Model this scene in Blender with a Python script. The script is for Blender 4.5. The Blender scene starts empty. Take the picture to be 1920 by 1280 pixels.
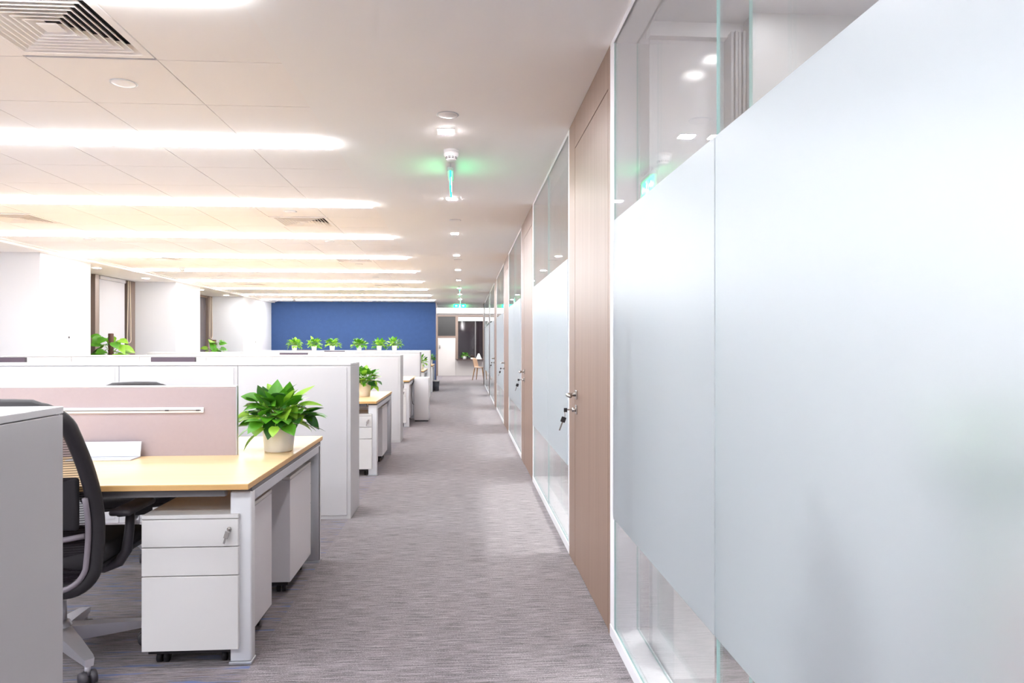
import bpy, bmesh, math, random
from mathutils import Vector, Matrix
sc = bpy.context.scene
C = sc.collection
PI = math.pi
CAM = 1.30
F = 1330.0
TH = math.atan(90.0 / F)
CZ = 2.645            # ceiling height
XR = 0.655            # glazed corridor wall
PITCH = 4.17

def xat(u, Y):
    """world X at depth row Y seen in picture column u"""
    return Y * math.tan(math.atan((u - 960.0) / F) + TH)

# ------------------------------------------------------------------ materials
def lin(c):
    out = []
    for v in c:
        v /= 255.0
        out.append(v / 12.92 if v <= 0.04045 else ((v + 0.055) / 1.055) ** 2.4)
    return (*out, 1.0)

def new_mat(name):
    m = bpy.data.materials.new(name); m.use_nodes = True
    nt = m.node_tree; nt.nodes.clear()
    out = nt.nodes.new('ShaderNodeOutputMaterial')
    return m, nt, out

def plain(name, col, rough=0.5, metal=0.0, spec=0.5, noise=0.0, nscale=30.0, bump=0.0, bscale=200.0, coat=0.0, trans=0.0):
    m, nt, out = new_mat(name)
    b = nt.nodes.new('ShaderNodeBsdfPrincipled')
    c = lin(col)
    b.inputs['Base Color'].default_value = c
    b.inputs['Roughness'].default_value = rough
    b.inputs['Metallic'].default_value = metal
    b.inputs['Specular IOR Level'].default_value = spec
    b.inputs['Coat Weight'].default_value = coat
    tc = nt.nodes.new('ShaderNodeTexCoord')
    n = nt.nodes.new('ShaderNodeTexNoise'); n.inputs['Scale'].default_value = nscale
    n.inputs['Detail'].default_value = 3
    nt.links.new(tc.outputs['Object'], n.inputs['Vector'])
    r = nt.nodes.new('ShaderNodeMapRange')
    r.inputs['To Min'].default_value = 1 - noise; r.inputs['To Max'].default_value = 1 + noise
    nt.links.new(n.outputs['Fac'], r.inputs['Value'])
    mx = nt.nodes.new('ShaderNodeVectorMath'); mx.operation = 'SCALE'
    mx.inputs[0].default_value = c[:3]
    nt.links.new(r.outputs['Result'], mx.inputs['Scale'])
    nt.links.new(mx.outputs['Vector'], b.inputs['Base Color'])
    if bump > 0:
        n2 = nt.nodes.new('ShaderNodeTexNoise'); n2.inputs['Scale'].default_value = bscale
        nt.links.new(tc.outputs['Object'], n2.inputs['Vector'])
        bp = nt.nodes.new('ShaderNodeBump'); bp.inputs['Strength'].default_value = bump
        bp.inputs['Distance'].default_value = 0.002
        nt.links.new(n2.outputs['Fac'], bp.inputs['Height'])
        nt.links.new(bp.outputs['Normal'], b.inputs['Normal'])
    sh = b.outputs['BSDF']
    if trans > 0:
        tl = nt.nodes.new('ShaderNodeBsdfTranslucent')
        nt.links.new(mx.outputs['Vector'], tl.inputs['Color'])
        ms = nt.nodes.new('ShaderNodeMixShader'); ms.inputs['Fac'].default_value = trans
        nt.links.new(sh, ms.inputs[1]); nt.links.new(tl.outputs['BSDF'], ms.inputs[2])
        sh = ms.outputs['Shader']
    nt.links.new(sh, out.inputs['Surface'])
    return m

def emit(name, col, strength):
    m, nt, out = new_mat(name)
    e = nt.nodes.new('ShaderNodeEmission')
    e.inputs['Color'].default_value = lin(col); e.inputs['Strength'].default_value = strength
    nt.links.new(e.outputs['Emission'], out.inputs['Surface'])
    return m

def schlick(nt, f0=0.04):
    lw = nt.nodes.new('ShaderNodeLayerWeight'); lw.inputs['Blend'].default_value = 0.5
    p = nt.nodes.new('ShaderNodeMath'); p.operation = 'POWER'; p.inputs[1].default_value = 5
    nt.links.new(lw.outputs['Facing'], p.inputs[0])
    m = nt.nodes.new('ShaderNodeMath'); m.operation = 'MULTIPLY_ADD'
    m.inputs[1].default_value = 1 - f0; m.inputs[2].default_value = f0
    nt.links.new(p.outputs[0], m.inputs[0])
    return m.outputs[0]

def glass(name, tint, rough=0.0, f0=0.04):
    m, nt, out = new_mat(name)
    t = nt.nodes.new('ShaderNodeBsdfTransparent'); t.inputs['Color'].default_value = (*tint, 1)
    g = nt.nodes.new('ShaderNodeBsdfGlossy'); g.inputs['Roughness'].default_value = rough
    g.inputs['Color'].default_value = (0.95, 0.95, 0.95, 1)
    mx = nt.nodes.new('ShaderNodeMixShader')
    nt.links.new(schlick(nt, f0), mx.inputs['Fac'])
    nt.links.new(t.outputs[0], mx.inputs[1]); nt.links.new(g.outputs[0], mx.inputs[2])
    nt.links.new(mx.outputs[0], out.inputs['Surface'])
    return m

def frosted(name):
    m, nt, out = new_mat(name)
    d = nt.nodes.new('ShaderNodeBsdfDiffuse'); d.inputs['Color'].default_value = (0.82, 0.88, 0.92, 1)
    t = nt.nodes.new('ShaderNodeBsdfTranslucent'); t.inputs['Color'].default_value = (0.82, 0.89, 0.94, 1)
    r = nt.nodes.new('ShaderNodeBsdfGlass'); r.inputs['Color'].default_value = (0.97, 0.985, 1.0, 1)
    r.inputs['Roughness'].default_value = 0.36; r.inputs['IOR'].default_value = 1.30
    a = nt.nodes.new('ShaderNodeMixShader'); a.inputs['Fac'].default_value = 0.5
    nt.links.new(d.outputs[0], a.inputs[1]); nt.links.new(t.outputs[0], a.inputs[2])
    b = nt.nodes.new('ShaderNodeMixShader'); b.inputs['Fac'].default_value = 0.68
    nt.links.new(a.outputs[0], b.inputs[1]); nt.links.new(r.outputs[0], b.inputs[2])
    nt.links.new(b.outputs[0], out.inputs['Surface'])
    return m

def wood(name, c1, c2, axis, rough=0.35, fine=60.0, long=1.2, spec=0.5, contrast=0.5):
    """streaks run along axis (0 x, 1 y, 2 z)"""
    m, nt, out = new_mat(name)
    b = nt.nodes.new('ShaderNodeBsdfPrincipled'); b.inputs['Roughness'].default_value = rough
    b.inputs['Specular IOR Level'].default_value = spec
    g = nt.nodes.new('ShaderNodeNewGeometry')
    mp = nt.nodes.new('ShaderNodeMapping')
    s = [fine, fine, fine]; s[axis] = long
    mp.inputs['Scale'].default_value = s
    nt.links.new(g.outputs['Position'], mp.inputs['Vector'])
    n = nt.nodes.new('ShaderNodeTexNoise'); n.inputs['Scale'].default_value = 1.0
    n.inputs['Detail'].default_value = 5; n.inputs['Roughness'].default_value = 0.65
    nt.links.new(mp.outputs[0], n.inputs['Vector'])
    r = nt.nodes.new('ShaderNodeMapRange')
    r.inputs['From Min'].default_value = 0.5 - contrast / 2; r.inputs['From Max'].default_value = 0.5 + contrast / 2
    nt.links.new(n.outputs['Fac'], r.inputs['Value'])
    mx = nt.nodes.new('ShaderNodeMix'); mx.data_type = 'RGBA'
    mx.inputs['A'].default_value = lin(c1); mx.inputs['B'].default_value = lin(c2)
    nt.links.new(r.outputs['Result'], mx.inputs['Factor'])
    nt.links.new(mx.outputs['Result'], b.inputs['Base Color'])
    nt.links.new(b.outputs[0], out.inputs['Surface'])
    return m

def carpet():
    m, nt, out = new_mat('woven_carpet')
    L = nt.links.new
    b = nt.nodes.new('ShaderNodeBsdfPrincipled'); b.inputs['Roughness'].default_value = 0.9
    b.inputs['Specular IOR Level'].default_value = 0.25
    b.inputs['Sheen Weight'].default_value = 0.25
    g = nt.nodes.new('ShaderNodeNewGeometry')
    def noise(sx, sy, det=4, rough=0.7, off=0):
        mp = nt.nodes.new('ShaderNodeMapping'); mp.inputs['Scale'].default_value = (sx, sy, 1)
        mp.inputs['Location'].default_value = (off, off * 1.7, 0)
        L(g.outputs['Position'], mp.inputs['Vector'])
        n = nt.nodes.new('ShaderNodeTexNoise'); n.inputs['Scale'].default_value = 1
        n.inputs['Detail'].default_value = det; n.inputs['Roughness'].default_value = rough
        L(mp.outputs[0], n.inputs['Vector'])
        return n.outputs['Fac']
    def rng(x, a, c, lo=0.0, hi=1.0):
        r = nt.nodes.new('ShaderNodeMapRange'); r.inputs['From Min'].default_value = a; r.inputs['From Max'].default_value = c
        r.inputs['To Min'].default_value = lo; r.inputs['To Max'].default_value = hi
        L(x, r.inputs['Value']); return r.outputs['Result']
    def mix(f, A, B):
        x = nt.nodes.new('ShaderNodeMix'); x.data_type = 'RGBA'
        L(f, x.inputs['Factor'])
        for k, v in (('A', A), ('B', B)):
            if isinstance(v, tuple): x.inputs[k].default_value = v
            else: L(v, x.inputs[k])
        return x.outputs['Result']
    streak = noise(7, 130, 4, 0.75)
    fleck = noise(160, 300, 2, 0.6, 3.1)
    base = mix(rng(streak, 0.36, 0.66), lin((44, 38, 41)), lin((160, 150, 154)))
    base = mix(rng(fleck, 0.56, 0.74, 0, 0.75), base, lin((206, 198, 203)))
    base = mix(rng(fleck, 0.44, 0.26, 0, 0.8), base, lin((40, 35, 39)))
    # the tiles under the desks carry blue and rust threads
    sx = nt.nodes.new('ShaderNodeSeparateXYZ'); L(g.outputs['Position'], sx.inputs[0])
    zone = rng(sx.outputs['X'], -0.860, -0.865)
    bl = rng(noise(2.5, 24, 3, 0.7, 8.3), 0.55, 0.64)
    ru = rng(noise(4, 60, 3, 0.7, 5.7), 0.56, 0.66)
    dark = mix(rng(streak, 0.36, 0.66), lin((52, 45, 48)), lin((152, 142, 146)))
    dark = mix(rng(fleck, 0.58, 0.78, 0, 0.5), dark, lin((185, 176, 176)))
    m1 = nt.nodes.new('ShaderNodeMath'); m1.operation = 'MULTIPLY'; L(bl, m1.inputs[0]); m1.inputs[1].default_value = 0.75
    dark = mix(m1.outputs[0], dark, lin((72, 98, 158)))
    m2 = nt.nodes.new('ShaderNodeMath'); m2.operation = 'MULTIPLY'; L(ru, m2.inputs[0]); m2.inputs[1].default_value = 0.35
    dark = mix(m2.outputs[0], dark, lin((128, 100, 84)))
    col = mix(zone, base, dark)
    L(col, b.inputs['Base Color'])
    bp = nt.nodes.new('ShaderNodeBump'); bp.inputs['Strength'].default_value = 0.5; bp.inputs['Distance'].default_value = 0.004
    L(streak, bp.inputs['Height']); L(bp.outputs[0], b.inputs['Normal'])
    L(b.outputs[0], out.inputs['Surface'])
    return m

def meshcloth():
    m, nt, out = new_mat('chair_mesh')
    L = nt.links.new
    d = nt.nodes.new('ShaderNodeBsdfDiffuse'); d.inputs['Color'].default_value = lin((38, 32, 38))
    t = nt.nodes.new('ShaderNodeBsdfTransparent')
    tc = nt.nodes.new('ShaderNodeTexCoord')
    sx = nt.nodes.new('ShaderNodeSeparateXYZ'); L(tc.outputs['Object'], sx.inputs[0])
    s = nt.nodes.new('ShaderNodeMath'); s.operation = 'MULTIPLY'; s.inputs[1].default_value = 2 * PI / 0.0095
    L(sx.outputs['Z'], s.inputs[0])
    k = nt.nodes.new('ShaderNodeMath'); k.operation = 'SINE'; L(s.outputs[0], k.inputs[0])
    r = nt.nodes.new('ShaderNodeMapRange'); r.inputs['From Min'].default_value = -1; r.inputs['From Max'].default_value = 1
    r.inputs['To Min'].default_value = 0.45; r.inputs['To Max'].default_value = 0.88
    L(k.outputs[0], r.inputs['Value'])
    mx = nt.nodes.new('ShaderNodeMixShader'); L(r.outputs[0], mx.inputs['Fac'])
    L(t.outputs[0], mx.inputs[1]); L(d.outputs[0], mx.inputs[2])
    L(mx.outputs[0], out.inputs['Surface'])
    return m

M = {}
M['ceil'] = plain('ceiling_paint', (246, 245, 244), 0.85, noise=0.01, nscale=2)
M['tile'] = plain('ceiling_tile', (247, 244, 242), 0.9, noise=0.015, nscale=1.2)
M['void'] = plain('plenum_shade', (45, 42, 46), 0.9)  # dark colour standing for shade above the diffuser louvres
M['groove'] = plain('tile_joint', (120, 112, 106), 0.9)
M['wall'] = plain('white_wall_paint', (218, 218, 221), 0.8, noise=0.008, nscale=2)
M['wallgrey'] = plain('grey_wall_paint', (222, 222, 226), 0.7, noise=0.01)
M['divider'] = plain('glossy_grey_divider', (214, 214, 220), 0.12, spec=0.6)
M['blue'] = plain('blue_felt_wall', (60, 82, 124), 0.95, spec=0.1, noise=0.10, nscale=9, bump=0.15, bscale=90)
M['carpet'] = carpet()
M['beech'] = wood('beech_top', (222, 186, 136), (242, 212, 166), 0, 0.30, 45, 1.2, contrast=0.55)
M['beech_edge'] = plain('beech_edge_band', (218, 174, 112), 0.4, noise=0.05)
M['walnut'] = wood('door_veneer', (112, 89, 77), (156, 131, 116), 2, 0.46, 110, 0.7, contrast=0.6)
M['gap'] = plain('door_gap', (44, 32, 28), 0.8)
M['darkwood'] = plain('dark_brown_frame', (66, 50, 48), 0.4)
M['bronze'] = plain('bronze_aluminium', (140, 122, 112), 0.35, metal=0.3)
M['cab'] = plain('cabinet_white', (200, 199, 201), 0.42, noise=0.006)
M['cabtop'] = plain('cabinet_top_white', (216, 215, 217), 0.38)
M['ped'] = plain('pedestal_white', (226, 224, 222), 0.38)
M['pedside'] = plain('pedestal_side_white', (220, 219, 223), 0.4)
M['legw'] = plain('leg_white_metal', (228, 229, 232), 0.35)
M['alu'] = plain('brushed_aluminium', (196, 198, 204), 0.35, metal=0.55)
M['officewall'] = plain('office_wall_paint', (180, 180, 183), 0.8)
M['lobby'] = plain('lobby_wall_paint', (206, 202, 200), 0.8)
M['ribgrey'] = plain('ribbed_grey', (150, 150, 155), 0.6)
M['rail'] = plain('dark_grey_rail', (110, 108, 110), 0.5)
M['frame'] = plain('white_glazing_frame', (236, 236, 240), 0.3)
M['mauve'] = plain('mauve_screen_fabric', (166, 154, 158), 0.9, spec=0.15, noise=0.03, nscale=60, bump=0.2, bscale=500)
M['white_plastic'] = plain('white_plastic', (238, 236, 236), 0.4)
M['black'] = plain('black_plastic', (30, 26, 30), 0.5)
M['charcoal'] = plain('charcoal_plastic', (66, 62, 68), 0.45)
M['chairgrey'] = plain('grey_chair_edge', (126, 118, 126), 0.4)
M['cushion'] = plain('black_seat_fabric', (28, 24, 28), 0.9, noise=0.1, nscale=150)
M['chairmesh'] = meshcloth()
M['chrome'] = plain('polished_chrome', (214, 212, 217), 0.3, metal=0.7)
M['steel'] = plain('satin_steel', (190, 186, 182), 0.25, metal=1.0)
M['pot'] = plain('white_ceramic', (246, 246, 247), 0.3)
M['potwarm'] = plain('cream_ceramic', (238, 228, 216), 0.35)
M['soil'] = plain('potting_soil', (52, 38, 28), 0.95, noise=0.2, nscale=90)
M['leaf'] = plain('leaf_green', (82, 148, 34), 0.35, noise=0.45, nscale=9, trans=0.25)
M['leafl'] = plain('leaf_light_green', (150, 200, 62), 0.4, noise=0.35, nscale=8, trans=0.3)
M['leafd'] = plain('leaf_dark_green', (44, 96, 34), 0.35, noise=0.3, nscale=9, trans=0.2)
M['stem'] = plain('pale_green_stem', (128, 164, 64), 0.5)
M['moss'] = plain('brown_moss_pole', (88, 62, 52), 0.95, noise=0.35, nscale=60)
M['screen'] = plain('dark_screen', (84, 74, 86), 0.25)
M['bezel'] = plain('monitor_bezel', (52, 48, 54), 0.4)
M['blind'] = plain('white_roller_blind', (205, 203, 207), 0.9, trans=0.15)
M['cord'] = plain('cream_cord', (214, 198, 178), 0.6)
M['night'] = plain('night_glass', (38, 32, 36), 0.04, spec=0.9)
M['nightgrey'] = plain('grey_dark_glass', (92, 86, 90), 0.15, spec=0.6)
M['gloss'] = plain('satin_dark_glass', (14, 13, 14), 0.38, spec=0.9)
M['ply'] = plain('pale_plywood', (190, 158, 132), 0.45, noise=0.06)
M['oak'] = plain('oak_leg', (178, 134, 82), 0.5, noise=0.08)
M['bin'] = plain('dark_grey_bin', (64, 66, 74), 0.5)
M['glass'] = glass('clear_glass', (0.982, 0.990, 0.988))
M['edge'] = plain('green_glass_edge', (168, 205, 202), 0.15, spec=0.6)
M['film'] = frosted('frosted_film')
M['lamp'] = emit('led_strip_glow', (246, 250, 255), 10.5)
M['sidefill'] = emit('led_side_ceiling_fill', (246, 250, 255), 13.0)  # stronger glow on the strip sides, added to brighten the ceiling
M['spot'] = emit('downlight_glow', (255, 250, 252), 150.0)
M['spot2'] = emit('small_downlight_glow', (255, 251, 246), 40.0)
M['spot3'] = emit('office_downlight_glow', (255, 251, 250), 14.0)
M['panel'] = emit('light_panel_glow', (255, 252, 250), 1.6)
M['office'] = emit('office_fill_glow', (255, 252, 250), 34.0)  # for the panels added to light the offices
M['green'] = emit('exit_green_glow', (30, 235, 130), 1.9)
M['signwhite'] = emit('exit_white_glow', (225, 255, 240), 1.7)
M['brownsofa'] = plain('rust_brown_fabric', (150, 92, 84), 0.9)

# ------------------------------------------------------------------ mesh builder
class MB:
    def __init__(s): s.bm = bmesh.new(); s.mats = []
    def mi(s, m):
        if m not in s.mats: s.mats.append(m)
        return s.mats.index(m)
    def add(s, verts, faces, m, smooth=False):
        i = s.mi(m)
        vs = [s.bm.verts.new(v) for v in verts]
        for f in faces:
            try:
                fc = s.bm.faces.new([vs[k] for k in f]); fc.material_index = i; fc.smooth = smooth
            except ValueError:
                pass
        return s
    def box(s, x0, x1, y0, y1, z0, z1, m, bev=0.0, seg=2, rot=None):
        t = bmesh.new()
        bmesh.ops.create_cube(t, size=1)
        for v in t.verts:
            v.co = Vector(((x0 + x1) / 2 + v.co.x * (x1 - x0), (y0 + y1) / 2 + v.co.y * (y1 - y0), (z0 + z1) / 2 + v.co.z * (z1 - z0)))
        if bev > 0:
            bev = min(bev, 0.45 * min(x1 - x0, y1 - y0, z1 - z0))
            bmesh.ops.bevel(t, geom=list(t.edges), offset=bev, segments=seg, affect='EDGES', profile=0.5)
        if rot is not None:
            for v in t.verts: v.co = rot @ v.co
        t.verts.ensure_lookup_table()
        vs = [v.co.copy() for v in t.verts]
        fs = [[v.index for v in f.verts] for f in t.faces]
        t.free()
        return s.add(vs, fs, m, bev > 0.004)
    def lathe(s, prof, m, c=(0, 0, 0), n=32, smooth=True, cap=True):
        vs, fs = [], []
        for (r, z) in prof:
            for k in range(n):
                a = 2 * PI * k / n
                vs.append((c[0] + r * math.cos(a), c[1] + r * math.sin(a), c[2] + z))
        for j in range(len(prof) - 1):
            for k in range(n):
                k2 = (k + 1) % n
                fs.append((j * n + k, j * n + k2, (j + 1) * n + k2, (j + 1) * n + k))
        if cap:
            fs.append(tuple(range(n))[::-1]); fs.append(tuple((len(prof) - 1) * n + k for k in range(n)))
        return s.add(vs, fs, m, smooth)
    def sweep(s, pts, ra, m, rb=None, n=10, closed=False, up=(0, 0, 1), cap=True, smooth=True):
        """ellipse swept along pts; ra along side vector, rb along the 'up'-ish vector; ra/rb scalar or list"""
        P = [Vector(p) for p in pts]; N = len(P)
        A = ra if isinstance(ra, (list, tuple)) else [ra] * N
        B = A if rb is None else (rb if isinstance(rb, (list, tuple)) else [rb] * N)
        vs, fs = [], []
        up = Vector(up)
        for i in range(N):
            if closed: d = P[(i + 1) % N] - P[i - 1]
            else: d = P[min(i + 1, N - 1)] - P[max(i - 1, 0)]
            d.normalize()
            side = d.cross(up)
            if side.length < 1e-4: side = d.cross(Vector((0, 1, 0)) if abs(d.y) < .9 else Vector((1, 0, 0)))
            side.normalize(); nn = side.cross(d).normalized()
            for k in range(n):
                a = 2 * PI * k / n
                vs.append(P[i] + side * (A[i] * math.cos(a)) + nn * (B[i] * math.sin(a)))
        for i in range(N if closed else N - 1):
            j = (i + 1) % N
            for k in range(n):
                k2 = (k + 1) % n
                fs.append((i * n + k, i * n + k2, j * n + k2, j * n + k))
        if cap and not closed:
            fs.append(tuple(range(n))[::-1]); fs.append(tuple((N - 1) * n + k for k in range(n)))
        return s.add(vs, fs, m, smooth)
    def build(s, name, parent=None, loc=None, rot=None):
        bmesh.ops.recalc_face_normals(s.bm, faces=list(s.bm.faces))
        me = bpy.data.meshes.new(name); s.bm.to_mesh(me); s.bm.free()
        for m in s.mats: me.materials.append(m)
        o = bpy.data.objects.new(name, me); C.objects.link(o)
        if parent is not None: o.parent = parent
        if loc is not None: o.location = loc
        if rot is not None: o.rotation_euler = rot
        return o

def bx(name, parent, x0, x1, y0, y1, z0, z1, m, bev=0.0):
    return MB().box(x0, x1, y0, y1, z0, z1, m, bev).build(name, parent)

def tag(o, label, cat, group=None, kind=None):
    o['label'] = label; o['category'] = cat
    if group: o['group'] = group
    if kind: o['kind'] = kind
    return o

def thing(name, label, cat, loc=(0, 0, 0), rz=0.0, group=None, kind=None):
    o = bpy.data.objects.new(name, None); o.empty_display_size = 0.1
    C.objects.link(o); o.location = loc; o.rotation_euler = (0, 0, rz)
    return tag(o, label, cat, group, kind)

def dup(root, loc, rz=None, label=None, group=None):
    kids = {}
    for o in C.objects:
        if o.parent is not None: kids.setdefault(o.parent, []).append(o)
    r = root.copy(); C.objects.link(r); r.location = loc
    if rz is not None: r.rotation_euler = (0, 0, rz)
    if label: r['label'] = label
    if group: r['group'] = group
    def rec(src, dst):
        for ch in kids.get(src, []):
            c = ch.copy(); C.objects.link(c); c.parent = dst
            c.matrix_parent_inverse = ch.matrix_parent_inverse.copy()
            rec(ch, c)
    rec(root, r)
    return r

ORD = ['nearest', 'second', 'third', 'fourth', 'fifth', 'sixth', 'seventh', 'eighth', 'ninth', 'tenth', 'eleventh', 'twelfth']

# ------------------------------------------------------------------ room shell
YB, YE = -10.0, 30.1
tag(bx('floor', None, -7.3, 5.0, YB, YE + .2, -0.08, 0, M['carpet']), 'grey woven carpet floor with fine cross streaks down the corridor', 'floor', kind='structure')

GX0, GX1 = -5.79, -0.868      # the tiled field of the ceiling
lampY = [2.74 + 2.06 * k for k in range(-6, 10)]  # rows behind the camera are unseen, added for frontal light
LW = 0.15
XL = [GX1, -1.445] + [-1.445 - .6 * n for n in range(1, 8)] + [GX0]
DIFF = []
for yi, y0 in enumerate([2.825, 7.595, 11.085, 15.83, 19.95]):
    DIFF.append((-2.045, y0, yi, 'right'))
    if yi > 0: DIFF.append((-5.045, y0, yi, 'left'))

ceiling = bx('ceiling', None, -7.3, 5.0, YB, 23.7, CZ + .09, CZ + .16, M['groove'])
tag(ceiling, 'white suspended ceiling with square tiles on the left and a plain strip above the corridor', 'ceiling', kind='structure')
bx('corridor_soffit', ceiling, GX1, XR + .12, YB, 23.62, CZ, CZ + .09, M['ceil'])
bx('perimeter_soffit', ceiling, -7.3, GX0 - .06, YB, 22.45, CZ - .04, CZ + .09, M['ceil'])
bx('soffit_edge', ceiling, GX0 - .06, GX0, YB, 22.45, CZ - .012, CZ + .09, M['ceil'])
tb = MB()
holes = [(-5.045, y) for _, y, _, _ in DIFF] + [(-2.045, y) for _, y, _, _ in DIFF]
JT = 0.0028
ys_bands = []
for k in range(len(lampY)):
    a = lampY[k] + LW / 2 + .012
    b = (lampY[k + 1] - LW / 2 - .012) if k + 1 < len(lampY) else 22.45
    n = 3 if k + 1 < len(lampY) else 2
    st = (b - a) / n
    for q in range(n):
        for i in range(len(XL) - 1):
            x1, x0 = XL[i], XL[i + 1]
            if any(abs(x0 - hx) < .05 and abs(a + q * st - hy) < .12 for hx, hy in [(d[0], d[1]) for d in DIFF]): continue
            tb.box(x0 + JT, x1 - (JT if i else -.001), a + q * st + JT, a + (q + 1) * st - JT, CZ, CZ + .02, M['tile'])
tb.build('ceiling_tiles', ceiling)

# first tile strip behind the camera is closed by the back wall
tag(bx('wall_back', None, -7.3, 5.0, YB - .1, YB, 0, CZ + .16, M['wall']), 'plain white wall behind the camera', 'wall', kind='structure')
tag(bx('wall_left', None, -7.4, -7.25, YB, YE, 0, CZ + .16, M['wall']), 'white outer wall on the left behind the columns', 'wall', kind='structure')
tag(bx('wall_office', None, 4.9, 5.0, YB, YE, 0, CZ + .16, M['wall']), 'white wall at the back of the glazed offices', 'wall', kind='structure')
bw = bx('wall_blue', None, -6.95, -0.885, 22.45, 22.62, 0, CZ + .09, M['blue'])
tag(bw, 'deep blue felt feature wall closing the desk area at the far end', 'wall', kind='structure')
bx('edge_trim', bw, -0.885, -0.865, 22.44, 22.63, 0, CZ, M['bronze'])

# columns along the left wall
COLS = [(10.42, 11.78), (15.15, 16.5), (19.66, 22.45)]
for i, (a, b) in enumerate(COLS):
    tag(bx('column', None, -7.3, -5.96, a, b, 0, CZ, M['wall'], 0.004),
        ['wide white column nearest the camera on the left wall, with a light switch', 'white column between the two left windows', 'white column meeting the blue wall on the left'][i],
        'column', kind='structure')

def left_window(idx, y0, y1, label, blind):
    w = thing('window_%d' % idx, label, 'window', (0, 0, 0), kind='structure')
    X = -6.80
    H = CZ - .045
    bx('frame', w, X - .10, X + .02, y1 - .30, y1, 0.0, H, M['bronze'])
    bx('frame', w, X - .10, X + .02, y0, y0 + .2, 0.0, H, M['bronze'])
    bx('mullion', w, X - .10, X + .05, y0 + 1.72, y0 + 1.86, 0.0, H, M['bronze'])
    bx('frame', w, X - .10, X, y0 + .2, y1 - .3, H - .05, H, M['bronze'])
    bx('sill', w, X - .10, X + .06, y0 + .2, y1 - .3, 0, 0.35, M['wall'])
    bx('pane', w, X - .06, X - .05, y0 + .2, y0 + 1.72, .35, H - .05, M['night'])
    bx('pane', w, X - .06, X - .05, y0 + 1.86, y1 - .3, .35, H - .05, M['nightgrey'])
    return w
left_window(1, 11.78, 15.15, 'tall brown framed window with a lowered white blind between two white columns', True)
left_window(2, 16.5, 19.66, 'narrow looking brown framed window with dark glass, further left window', False)
wb = MB(); wb.box(-6.77, -6.765, 13.68, 14.66, 0.42, CZ - .12, M['blind']); b0 = thing('roller_blind', 'white roller blind drawn down over the nearer left window', 'blind', (0, 0, 0))
wb.build('fabric', b0)
MB().box(-6.79, -6.74, 13.68, 14.66, CZ - .12, CZ - .05, M['blind'], .01).build('headbox', b0)
MB().box(-6.78, -6.755, 13.68, 14.66, .40, .425, M['white_plastic'], .005).build('bottom_bar', b0)
def cord(X, y, z0, w, label):
    pts = []
    for t in range(13): pts.append((X, y - w / 2 + w * 0.25 * (1 - t / 12) , CZ - .06 - (CZ - .06 - z0 - w / 2) * t / 12))
    for t in range(1, 12): a = PI + PI * t / 12; pts.append((X, y + w / 2 * math.cos(a), z0 + w / 2 + w / 2 * math.sin(a)))
    for t in range(13): pts.append((X, y + w / 2 - w * 0.25 * (t / 12), z0 + w / 2 + (CZ - .06 - z0 - w / 2) * t / 12))
    o = MB().sweep(pts, 0.008, M['cord'], n=6, up=(1, 0, 0)).build('blind_cord')
    tag(o, label, 'cord', 'blind cords')
cord(-6.74, 14.80, 1.34, .16, 'cream beaded blind cord hanging beside the nearer left window')
cord(-6.74, 19.45, 1.46, .20, 'cream looped blind cord hanging before the farther left window')

def switch(X, Y, Z, label):
    s = thing('light_switch', label, 'switch', (X, Y, Z), group='switch plates on the columns')
    MB().box(0, .012, -.042, .042, -.065, .065, M['white_plastic'], .004).build('plate', s)
    MB().box(.012, .018, -.02, .02, .01, .04, M['charcoal'], .002).build('rocker', s)
    MB().box(.012, .03, -.028, .028, -.05, -.01, M['white_plastic'], .003).build('rocker', s)
switch(-5.96, 11.13, 1.39, 'white wall switch on the nearest left column')
switch(-5.96, 20.75, 1.36, 'white wall switch on the farthest left column beside the blue wall')

# ------------------------------------------------------------------ far lobby
tag(bx('trim_1', None, -0.86, 1.2, 23.62, 23.8, CZ - .105, CZ + .16, M['ceil']), 'low beam across the end of the corridor ceiling', 'beam', kind='structure')
tag(bx('wall_far', None, -7.3, 5.0, YE, YE + .15, 0, CZ + .16, M['lobby']), 'white end wall beyond the corridor with a door and dark window', 'wall', kind='structure')
bx('ceiling_lobby', None, -7.3, 5.0, 23.7, YE + .1, CZ + .0, CZ + .16, M['ceil'])
tag(bpy.data.objects['ceiling_lobby'], 'white ceiling of the bright space beyond the corridor', 'ceiling', kind='structure')
lp = thing('ceiling_light_panel', 'broad bright light panel on the ceiling beyond the corridor end', 'light', (0, 27.6, CZ))
MB().box(-2.6, 2.6, -2.0, 2.2, -.012, -.004, M['panel']).build('diffuser', lp)
fr = MB()
for (a, b, c, d) in ((-2.64, -2.6, -2.04, 2.24), (2.6, 2.64, -2.04, 2.24), (-2.6, 2.6, -2.04, -2.0), (-2.6, 2.6, 2.2, 2.24)):
    fr.box(a, b, c, d, -.016, 0, M['white_plastic'])
fr.build('frame', lp)
dd = thing('door_6', 'white door in the end wall below a dark glass panel', 'door', (0, 0, 0), kind='structure')
bx('leaf', dd, -1.10, -.36, YE - .05, YE, 0.0, 1.60, M['lobby'], .004)
bx('glazed_panel', dd, -1.10, -.36, YE - .04, YE, 1.68, 2.50, M['gloss'])
bx('frame', dd, -1.10, -.36, YE - .06, YE, 1.60, 1.68, M['bronze'])
bx('frame', dd, -1.17, -1.10, YE - .06, YE, 0, 2.55, M['bronze'])
bx('frame', dd, -1.10, -.36, YE - .06, YE, 2.50, 2.55, M['bronze'])
bx('door_handle', dd, -1.04, -1.00, YE - .10, YE - .05, 1.15, 1.30, M['steel'], .005)
w3 = thing('window_3', 'dark night window with a rolled white blind in the end wall', 'window', (0, 0, 0), kind='structure')
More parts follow.
